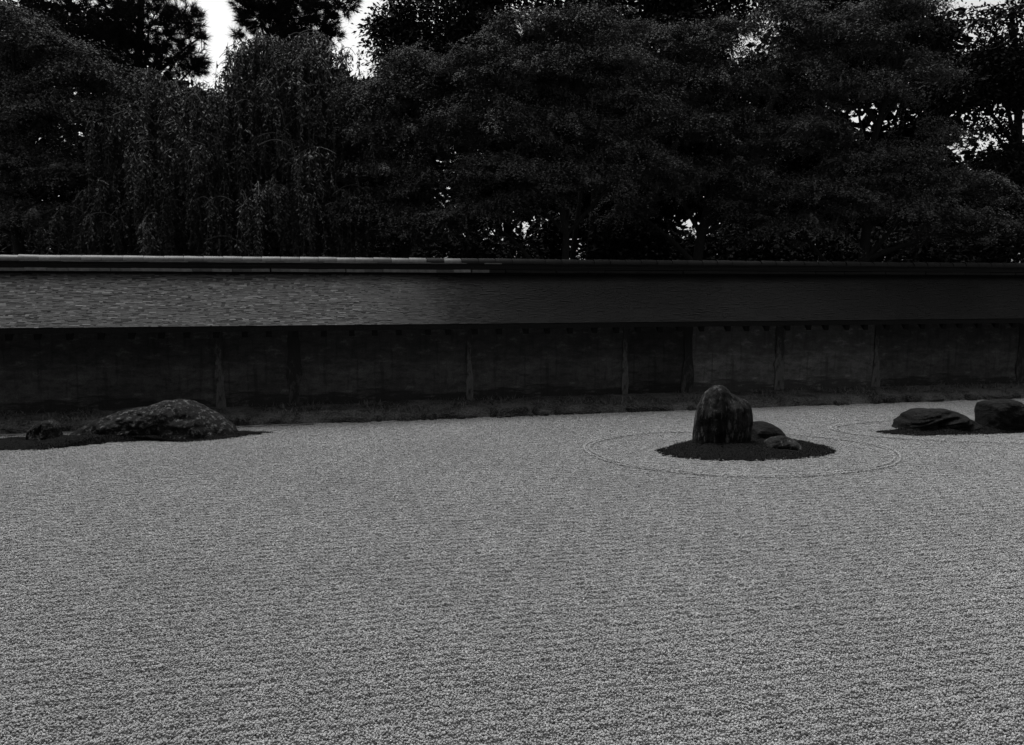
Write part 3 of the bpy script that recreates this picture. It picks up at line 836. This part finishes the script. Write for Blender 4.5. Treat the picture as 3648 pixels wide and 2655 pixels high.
def maple(name, label, L, Y, foot_u, nspray, nleaf, leaf=0.034, mat='maple', r0=0.11, dep=0.75, shell=0.8):
    blobs = px_blobs(L, Y, dep)
    fb = D(foot_u, 640, Y); root = empty(name, (fb[0], Y, -0.06))
    tag(root, label, 'tree')
    C, kk = in_blobs(blobs, nspray, shell, 0.8)
    top = np.array([b[0] for b in blobs]); top = top[np.argmax(top[:, 2])]
    skeleton(root, (fb[0], Y, -0.06), top, blobs, r0, M['bark'], [C[kk == i] for i in range(len(blobs))], seed=foot_u * 0.013)
    per = nleaf // nspray
    n = nspray * per
    c = np.repeat(C, per, axis=0)
    # each spray is a low dome of leaves, open and dark underneath
    out = C - np.array([b[0] for b in blobs])[kk]; out[:, 2] = 0; out /= np.linalg.norm(out, axis=1)[:, None] + 1e-6
    side = np.cross(out, [0, 0, 1.0])
    Rr = RNG.uniform(0.10, 0.40, nspray); hh = Rr * RNG.uniform(0.1, 0.6, nspray)
    fan = RNG.uniform(size=nspray) < 0.4                     # these are long flat fans rather than domes
    wx = np.repeat(np.where(fan, RNG.uniform(1.3, 2.0, nspray), 1.2), per); wy = np.repeat(np.where(fan, RNG.uniform(0.25, 0.5, nspray), 0.95), per)
    R = np.repeat(Rr, per); H = np.repeat(hh, per); tilt = np.repeat(RNG.uniform(-0.25, 0.65, nspray), per)
    O, Sd = np.repeat(out, per, axis=0), np.repeat(side, per, axis=0)
    a = RNG.uniform(0, 2 * math.pi, n); rr = np.sqrt(RNG.uniform(0, 1.15, n))
    # finger-like twigs: bunch the angles
    nf = np.repeat(RNG.integers(6, 12, nspray), per)
    a = a + 0.55 * np.sin(a * nf) / nf * 2
    x = np.cos(a) * rr * R * wx; y = np.sin(a) * rr * R * wy
    z = H * (1 - rr ** 2) - tilt * x - np.abs(RNG.normal(0, 0.03, n)) + RNG.normal(0, 1, n) * np.repeat(RNG.uniform(0.008, 0.035, nspray), per)
    P = c + O * x[:, None] + Sd * y[:, None]; P[:, 2] += z
    A = O * np.cos(a)[:, None] + Sd * np.sin(a)[:, None] + RNG.normal(0, 0.5, (n, 3)); A[:, 2] -= 0.35
    Nn = (O * np.cos(a)[:, None] + Sd * np.sin(a)[:, None]) * (rr * 0.55)[:, None] + RNG.normal(0, 0.2, (n, 3)); Nn[:, 2] += 1
    L_ = RNG.uniform(0.55, 1.5, n) * leaf
    A /= np.linalg.norm(A, axis=1)[:, None]
    sd_ = np.cross(Nn, A); sd_ /= np.linalg.norm(sd_, axis=1)[:, None]
    V = np.stack([P - A * (L_ * 0.4)[:, None] - sd_ * (L_ * 0.38)[:, None], P - A * (L_ * 0.4)[:, None] + sd_ * (L_ * 0.38)[:, None], P + A * (L_ * 0.6)[:, None]], axis=1).reshape(-1, 3)
    F = np.arange(3 * n).reshape(-1, 3)
    np_obj('crown', rel(V, root), F, M[mat], root)
    return root

def cherry(name, label, tops, Y, foot_u, nstrand, per):
    """weeping crown: arching limbs with hanging leafy strands; tops: list of (u, v, ru, dy)"""
    fb = D(foot_u, 640, Y); root = empty(name, (fb[0], Y, -0.06)); tag(root, label, 'tree')
    s = Y / FPX * K
    blobs = [(D(u, v + 15, Y + dy), ru * s, 0.5, 0.2) for u, v, ru, dy in tops]
    skeleton(root, (fb[0], Y, -0.06), blobs[0][0], blobs, 0.12, M['bark'], None, seed=foot_u)
    G = Geo(); LC, LA, LN = [], [], []
    arcs = []
    for k in range(nstrand // 7):                      # arching twigs, each carrying a curtain of strands
        u, v, ru, dy = tops[k % len(tops)]
        f = RNG.uniform(-1, 1); y = Y + dy + RNG.normal(0, 0.4)
        c = D(u + f * ru * 0.7, v + f * f * ru * 0.35 + RNG.uniform(0, 1) ** 1.3 * 70, y)
        h = RNG.uniform(-math.pi, math.pi); ln = RNG.uniform(0.25, 0.6)
        tt = np.linspace(0, 1, 7)
        P = c + np.stack([np.cos(h) * ln * tt, np.sin(h) * ln * tt, 0.10 * np.sin(tt * 2.4) - 0.34 * ln * tt ** 2.5], axis=1)
        G.add(*tube(P, np.linspace(0.008, 0.004, 7), 3)); arcs.append(P)
    for k in range(nstrand):
        Pa = arcs[RNG.integers(len(arcs))]; st = Pa[RNG.integers(1, 7)] + RNG.normal(0, 0.03, 3)
        ln = RNG.gamma(1.8, 0.2) + 0.12
        ln = min(ln, max(0.15, st[2] - 1.45))
        h = RNG.uniform(-math.pi, math.pi); ov = RNG.uniform(0.02, 0.16)
        m = 5; tt = np.linspace(0, 1, m)
        P = st + np.stack([np.cos(h) * ov * tt ** 0.5, np.sin(h) * ov * tt ** 0.5, 0.03 * np.sin(np.minimum(tt * 6, math.pi)) - tt * ln], axis=1)
        P += np.cumsum(RNG.normal(0, 0.014, (m, 3)), axis=0)
        G.add(*tube(P, np.linspace(0.0035, 0.0015, m), 3))
        pn = max(6, int(per * ln * RNG.uniform(0.6, 1.4)))
        q = RNG.uniform(0, 1, pn); seg = np.minimum((q * (m - 1)).astype(int), m - 2); fr = q * (m - 1) - seg
        c = P[seg] * (1 - fr)[:, None] + P[seg + 1] * fr[:, None]
        a = RNG.uniform(0, 2 * math.pi, pn); sp = RNG.uniform(0.3, 1.6, pn)
        A = np.stack([np.cos(a) * sp, np.sin(a) * sp, -np.ones(pn)], axis=1)
        A /= np.linalg.norm(A, axis=1)[:, None]
        LC.append(c + A * RNG.uniform(0.02, 0.07, pn)[:, None]); LA.append(A)
        LN.append(np.stack([np.cos(a), np.sin(a), np.full(pn, 0.9)], axis=1) + RNG.normal(0, 0.55, (pn, 3)))
    V, F = G.get(); np_obj('hanging_twigs', rel(V, root), F, M['twig'], root)
    C, A, N2 = np.concatenate(LC), np.concatenate(LA), np.concatenate(LN)
    L_ = RNG.uniform(0.04, 0.075, len(C))
    V, F = leaf_quads(C, A, N2, L_, L_ * 0.38)
    np_obj('crown', rel(V, root), F, M['cherry'], root)

def pine(name, label, L, Y, foot_u, top_uv, ntuft, needles=46, r0=0.17):
    blobs = px_blobs(L, Y, 0.8)
    fb = D(foot_u, 640, Y); root = empty(name, (fb[0], Y, -0.06)); tag(root, label, 'tree')
    C, kk = in_blobs(blobs, ntuft, 0.55)
    skeleton(root, (fb[0], Y, -0.06), D(*top_uv, Y), blobs, r0, M['bark'], [C[kk == i] for i in range(len(blobs))], seed=foot_u)
    n = ntuft * needles
    c = np.repeat(C, needles, axis=0)
    ax = C - np.array([b[0] for b in blobs])[kk]; ax /= np.linalg.norm(ax, axis=1)[:, None] + 1e-6; ax[:, 2] += 0.35
    d = RNG.normal(size=(n, 3)); d /= np.linalg.norm(d, axis=1)[:, None]
    d = d + np.repeat(ax, needles, axis=0) * 0.75; d /= np.linalg.norm(d, axis=1)[:, None]
    st = c - np.repeat(ax, needles, axis=0) * RNG.uniform(0, 0.10, n)[:, None]
    Ln = RNG.uniform(0.09, 0.17, n)
    sd_ = np.cross(d, RNG.normal(size=(n, 3))); sd_ /= np.linalg.norm(sd_, axis=1)[:, None]
    V = np.stack([st - sd_ * 0.0045, st + sd_ * 0.0045, st + d * Ln[:, None]], axis=1).reshape(-1, 3)
    np_obj('crown', rel(V, root), np.arange(3 * n).reshape(-1, 3), M['pine'], root)

def broad(name, label, L, Y, foot_u, nclump, nleaf, leaf=0.08, mat='broad', r0=0.14, rad=0.28, shell=0.6, dep=0.8):
    blobs = px_blobs(L, Y, dep)
    fb = D(foot_u, 640, Y); root = empty(name, (fb[0], Y, -0.06)); tag(root, label, 'tree')
    C, kk = in_blobs(blobs, nclump, shell)
    top = np.array([b[0] for b in blobs]); top = top[np.argmax(top[:, 2])]
    skeleton(root, (fb[0], Y, -0.06), top, blobs, r0, M['bark'], [C[kk == i] for i in range(len(blobs))], seed=foot_u * 0.7)
    per = nleaf // nclump; n = per * nclump
    c = np.repeat(C, per, axis=0)
    P = c + RNG.normal(0, 1, (n, 3)) * np.array([rad, rad, rad * 0.6]) * 0.55
    A = (P - c) + RNG.normal(0, 0.1, (n, 3)); A[:, 2] -= 0.08
    Nn = RNG.normal(0, 0.7, (n, 3)); Nn[:, 2] += 0.8
    L_ = RNG.uniform(0.7, 1.3, n) * leaf
    V, F = leaf_quads(P, A, Nn, L_, L_ * 0.48)
    np_obj('crown', rel(V, root), F, M[mat], root)

# behind everything: trees of the wood beyond, leaving openings where the sky comes through
FARS = [
    ('dim background tree behind the left maple', [(-60, 330, 170, 160), (120, 440, 150, 120), (60, 200, 130, 110), (160, 90, 120, 70), (-60, 60, 100, 100)], 19.0, 40),
    ('dim background tree behind the left weeping cherry', [(330, 380, 130, 130), (300, 500, 130, 80), (400, 260, 70, 60), (290, 200, 80, 60), (450, 420, 80, 120)], 19.5, 320),
    ('dim background tree behind the right weeping cherry', [(600, 340, 130, 130), (560, 500, 140, 90), (700, 450, 110, 120), (640, 200, 80, 70), (720, 250, 90, 70), (540, 250, 60, 60)], 18.5, 610),
    ('dim background tree behind the small maple', [(860, 330, 120, 110), (860, 490, 120, 100), (960, 220, 110, 90), (800, 240, 60, 50)], 19.0, 860),
    ('dim background tree behind the middle maple', [(1130, 360, 140, 110), (1080, 500, 80, 90), (1230, 240, 140, 140), (1260, 400, 100, 80), (1150, 160, 90, 70)], 18.0, 1090),
    ('dim background tree between the middle and right maples', [(1420, 300, 150, 160), (1415, 480, 75, 110), (1560, 370, 130, 100), (1500, 180, 110, 70)], 18.6, 1420),
    ('dim background tree behind the right maple', [(1680, 280, 130, 140), (1680, 470, 110, 120), (1820, 380, 130, 130), (1760, 160, 100, 70), (1900, 160, 80, 60)], 18.8, 1690),
    ('dim background tree low at the far right', [(1930, 460, 130, 130), (2120, 470, 160, 120), (2300, 450, 140, 130), (2020, 280, 100, 90), (2200, 175, 90, 45), (2060, 130, 45, 80)], 17.6, 2040),
]
for lb, L_, Y_, fu in FARS:
    broad('far_tree', lb, L_, Y_, fu, 480, 18000, 0.23, 'far', 0.15, 0.42, 0.3)
SHRUBS = [
    ('thin shrub low behind the wall in the opening between slim trunks', [(1215, 550, 50, 40), (1320, 545, 30, 50), (1260, 500, 60, 24)], 15.6, 1240),
    ('thin shrub low behind the wall in the opening beside a single trunk', [(1500, 560, 22, 50), (1565, 555, 22, 40), (1530, 590, 50, 30)], 15.6, 1530),
    ('dark shrub low behind the wall at the left edge', [(-40, 540, 110, 60), (90, 560, 90, 50)], 14.4, 20),
    ('dark shrub low behind the wall under the left weeping cherry', [(230, 550, 100, 55), (370, 555, 90, 50)], 14.6, 300),
    ('dark shrub low behind the wall under the taller weeping cherry', [(520, 550, 100, 55), (660, 555, 100, 55)], 14.5, 590),
    ('dark shrub low behind the wall under the small maple', [(800, 550, 100, 60), (930, 555, 90, 50), (1040, 560, 60, 45), (1120, 565, 60, 40)], 14.4, 900),
    ('dark shrub low behind the wall between the two low openings', [(1380, 555, 62, 60), (1440, 560, 50, 55)], 14.6, 1400),
    ('dark shrub low behind the wall under the right maple', [(1630, 555, 66, 55), (1740, 555, 90, 60), (1850, 560, 90, 50)], 14.5, 1740),
    ('dark shrub low behind the wall at the right edge', [(1980, 560, 100, 50), (2120, 560, 110, 50), (2260, 550, 100, 60)], 14.4, 2120),
]
for lb, L_, Y_, fu in SHRUBS:
    broad('shrub', lb, L_, Y_, fu, 240, 7000, 0.095, 'broad', 0.05, 0.26, 0.4)
pine('pine_tree', 'tall dark pine behind the left maple, left of the sky gap', [(180, 20, 120, 60), (320, -60, 110, 60), (330, 60, 100, 50), (395, 130, 64, 42), (250, 110, 90, 50), (405, 40, 46, 36, -0.4), (120, -90, 110, 60), (445, 82, 24, 14), (430, 150, 34, 20)], 15.5, 310, (309, -160), 2100)
pine('pine_tree', 'dark pine top between the two bright sky gaps', [(610, -30, 90, 60), (575, 40, 50, 35), (680, 40, 70, 40), (755, 8, 42, 32), (540, 10, 30, 22), (640, 90, 60, 30), (735, 80, 26, 22), (525, 75, 16, 12)], 16.5, 640, (620, -180), 1250)
broad('broadleaf_tree', 'dark broadleaf tree right of the sky gaps with leafy edge', [(990, 40, 120, 90), (900, 110, 70, 55), (1060, 110, 90, 60), (1090, -20, 80, 60), (870, 60, 40, 30), (930, 180, 80, 40)], 14.8, 980, 620, 28000, 0.085)
broad('broadleaf_tree', 'tall dark tree rising behind the middle maple', [(1280, -20, 110, 60), (1420, 0, 120, 60), (1560, 30, 100, 50), (1640, -40, 70, 50), (1480, 80, 120, 40)], 17.0, 1300, 520, 26000, 0.11)
broad('broadleaf_tree', 'tall dark tree rising behind the right maple', [(1790, -20, 110, 60), (1940, 0, 110, 70), (2020, 100, 80, 60), (1880, 100, 100, 60)], 16.6, 1525, 520, 26000, 0.11)
broad('broadleaf_tree', 'dark tree at the right edge with sky showing between its leaves', [(2230, 150, 80, 60), (2335, 30, 50, 90), (2250, 200, 60, 34), (2280, 380, 110, 60), (2150, 190, 70, 50), (2210, 125, 60, 26), (2175, 45, 60, 18), (2190, 280, 50, 16), (2240, 20, 30, 16)], 13.6, 2330, 520, 24000, 0.08)
ML = 0.027
maple('maple_tree', 'feathery maple filling the upper left corner', [(20, 90, 90, 60), (110, 130, 80, 50), (190, 190, 80, 45), (-30, 220, 100, 70), (110, 270, 110, 60), (230, 270, 60, 40), (20, 380, 110, 60), (150, 400, 70, 40), (60, 500, 110, 40), (-60, 480, 100, 60)], 12.3, 30, 460, 180000, ML)
cherry('weeping_cherry', 'weeping cherry with hanging strands left of the sky gap', [(330, 165, 90, 0.2), (410, 190, 70, 0.0), (250, 240, 90, -0.2), (380, 270, 110, -0.4), (440, 330, 60, -0.3), (300, 350, 120, -0.5), (230, 430, 80, -0.5), (380, 430, 110, -0.6)], 12.6, 380, 1900, 80)
cherry('weeping_cherry', 'taller weeping cherry right of the sky gap', [(570, 85, 60, 0.2), (650, 72, 70, 0.1), (720, 105, 60, 0.2), (560, 180, 90, 0.0), (690, 190, 100, 0.0), (760, 200, 50, 0.1), (560, 290, 100, -0.3), (690, 310, 110, -0.3), (610, 400, 120, -0.5), (740, 420, 80, -0.4), (500, 400, 60, -0.5)], 12.9, 640, 2700, 80)
maple('maple_tree', 'small maple with rounded pale top right of the weeping cherry', [(920, 165, 70, 40), (870, 230, 80, 40), (990, 200, 70, 40), (850, 310, 80, 40), (950, 330, 90, 45), (840, 400, 70, 40), (930, 420, 70, 35), (830, 490, 90, 45), (930, 510, 80, 40)], 12.4, 900, 380, 145000, ML)
maple('maple_tree', 'large maple with broad layered crown in the middle', [(1170, 85, 85, 45), (1280, 75, 90, 45), (1080, 165, 90, 50), (1200, 180, 110, 55), (1330, 160, 100, 50), (1090, 280, 110, 50), (1240, 300, 120, 50), (1380, 250, 90, 50), (1120, 400, 120, 45), (1270, 410, 110, 40), (1050, 490, 80, 40), (1180, 455, 70, 25), (1400, 360, 80, 40)], 12.0, 1213, 620, 235000, ML, r0=0.075)
maple('maple_tree', 'maple with pale top between the large maple and the right maple', [(1400, 105, 70, 40), (1500, 115, 90, 45), (1600, 95, 90, 40), (1450, 200, 90, 45), (1580, 200, 110, 50), (1500, 300, 110, 50), (1640, 300, 100, 45), (1480, 400, 90, 40), (1620, 410, 100, 45), (1400, 470, 60, 30), (1650, 490, 80, 40)], 12.9, 1525, 480, 180000, ML)
maple('maple_tree', 'tall maple at the right with layered sprays', [(1750, 70, 90, 50), (1850, 100, 110, 60), (1990, 50, 80, 50), (1760, 180, 100, 50), (1900, 230, 110, 50), (2020, 180, 80, 50), (1780, 320, 110, 50), (1960, 370, 110, 45), (2080, 320, 50, 40), (1830, 440, 120, 45), (2000, 480, 110, 40), (1780, 520, 90, 35), (2130, 430, 90, 50), (2150, 520, 100, 40)], 12.6, 1850, 640, 245000, ML)
# slim trunks seen through the low opening
for u_, Y_, r_, lb in ((1300, 14.6, 0.085, 'slim dark trunk in the low opening, right one of a close pair'), (1272, 14.9, 0.07, 'slim dark trunk in the low opening, left one of a close pair')):
    broad('slim_tree', lb, [(u_, 200, 90, 60), (u_ + 30, 100, 80, 50)], Y_, u_, 160, 7000, 0.10, 'broad', r_, 0.3)
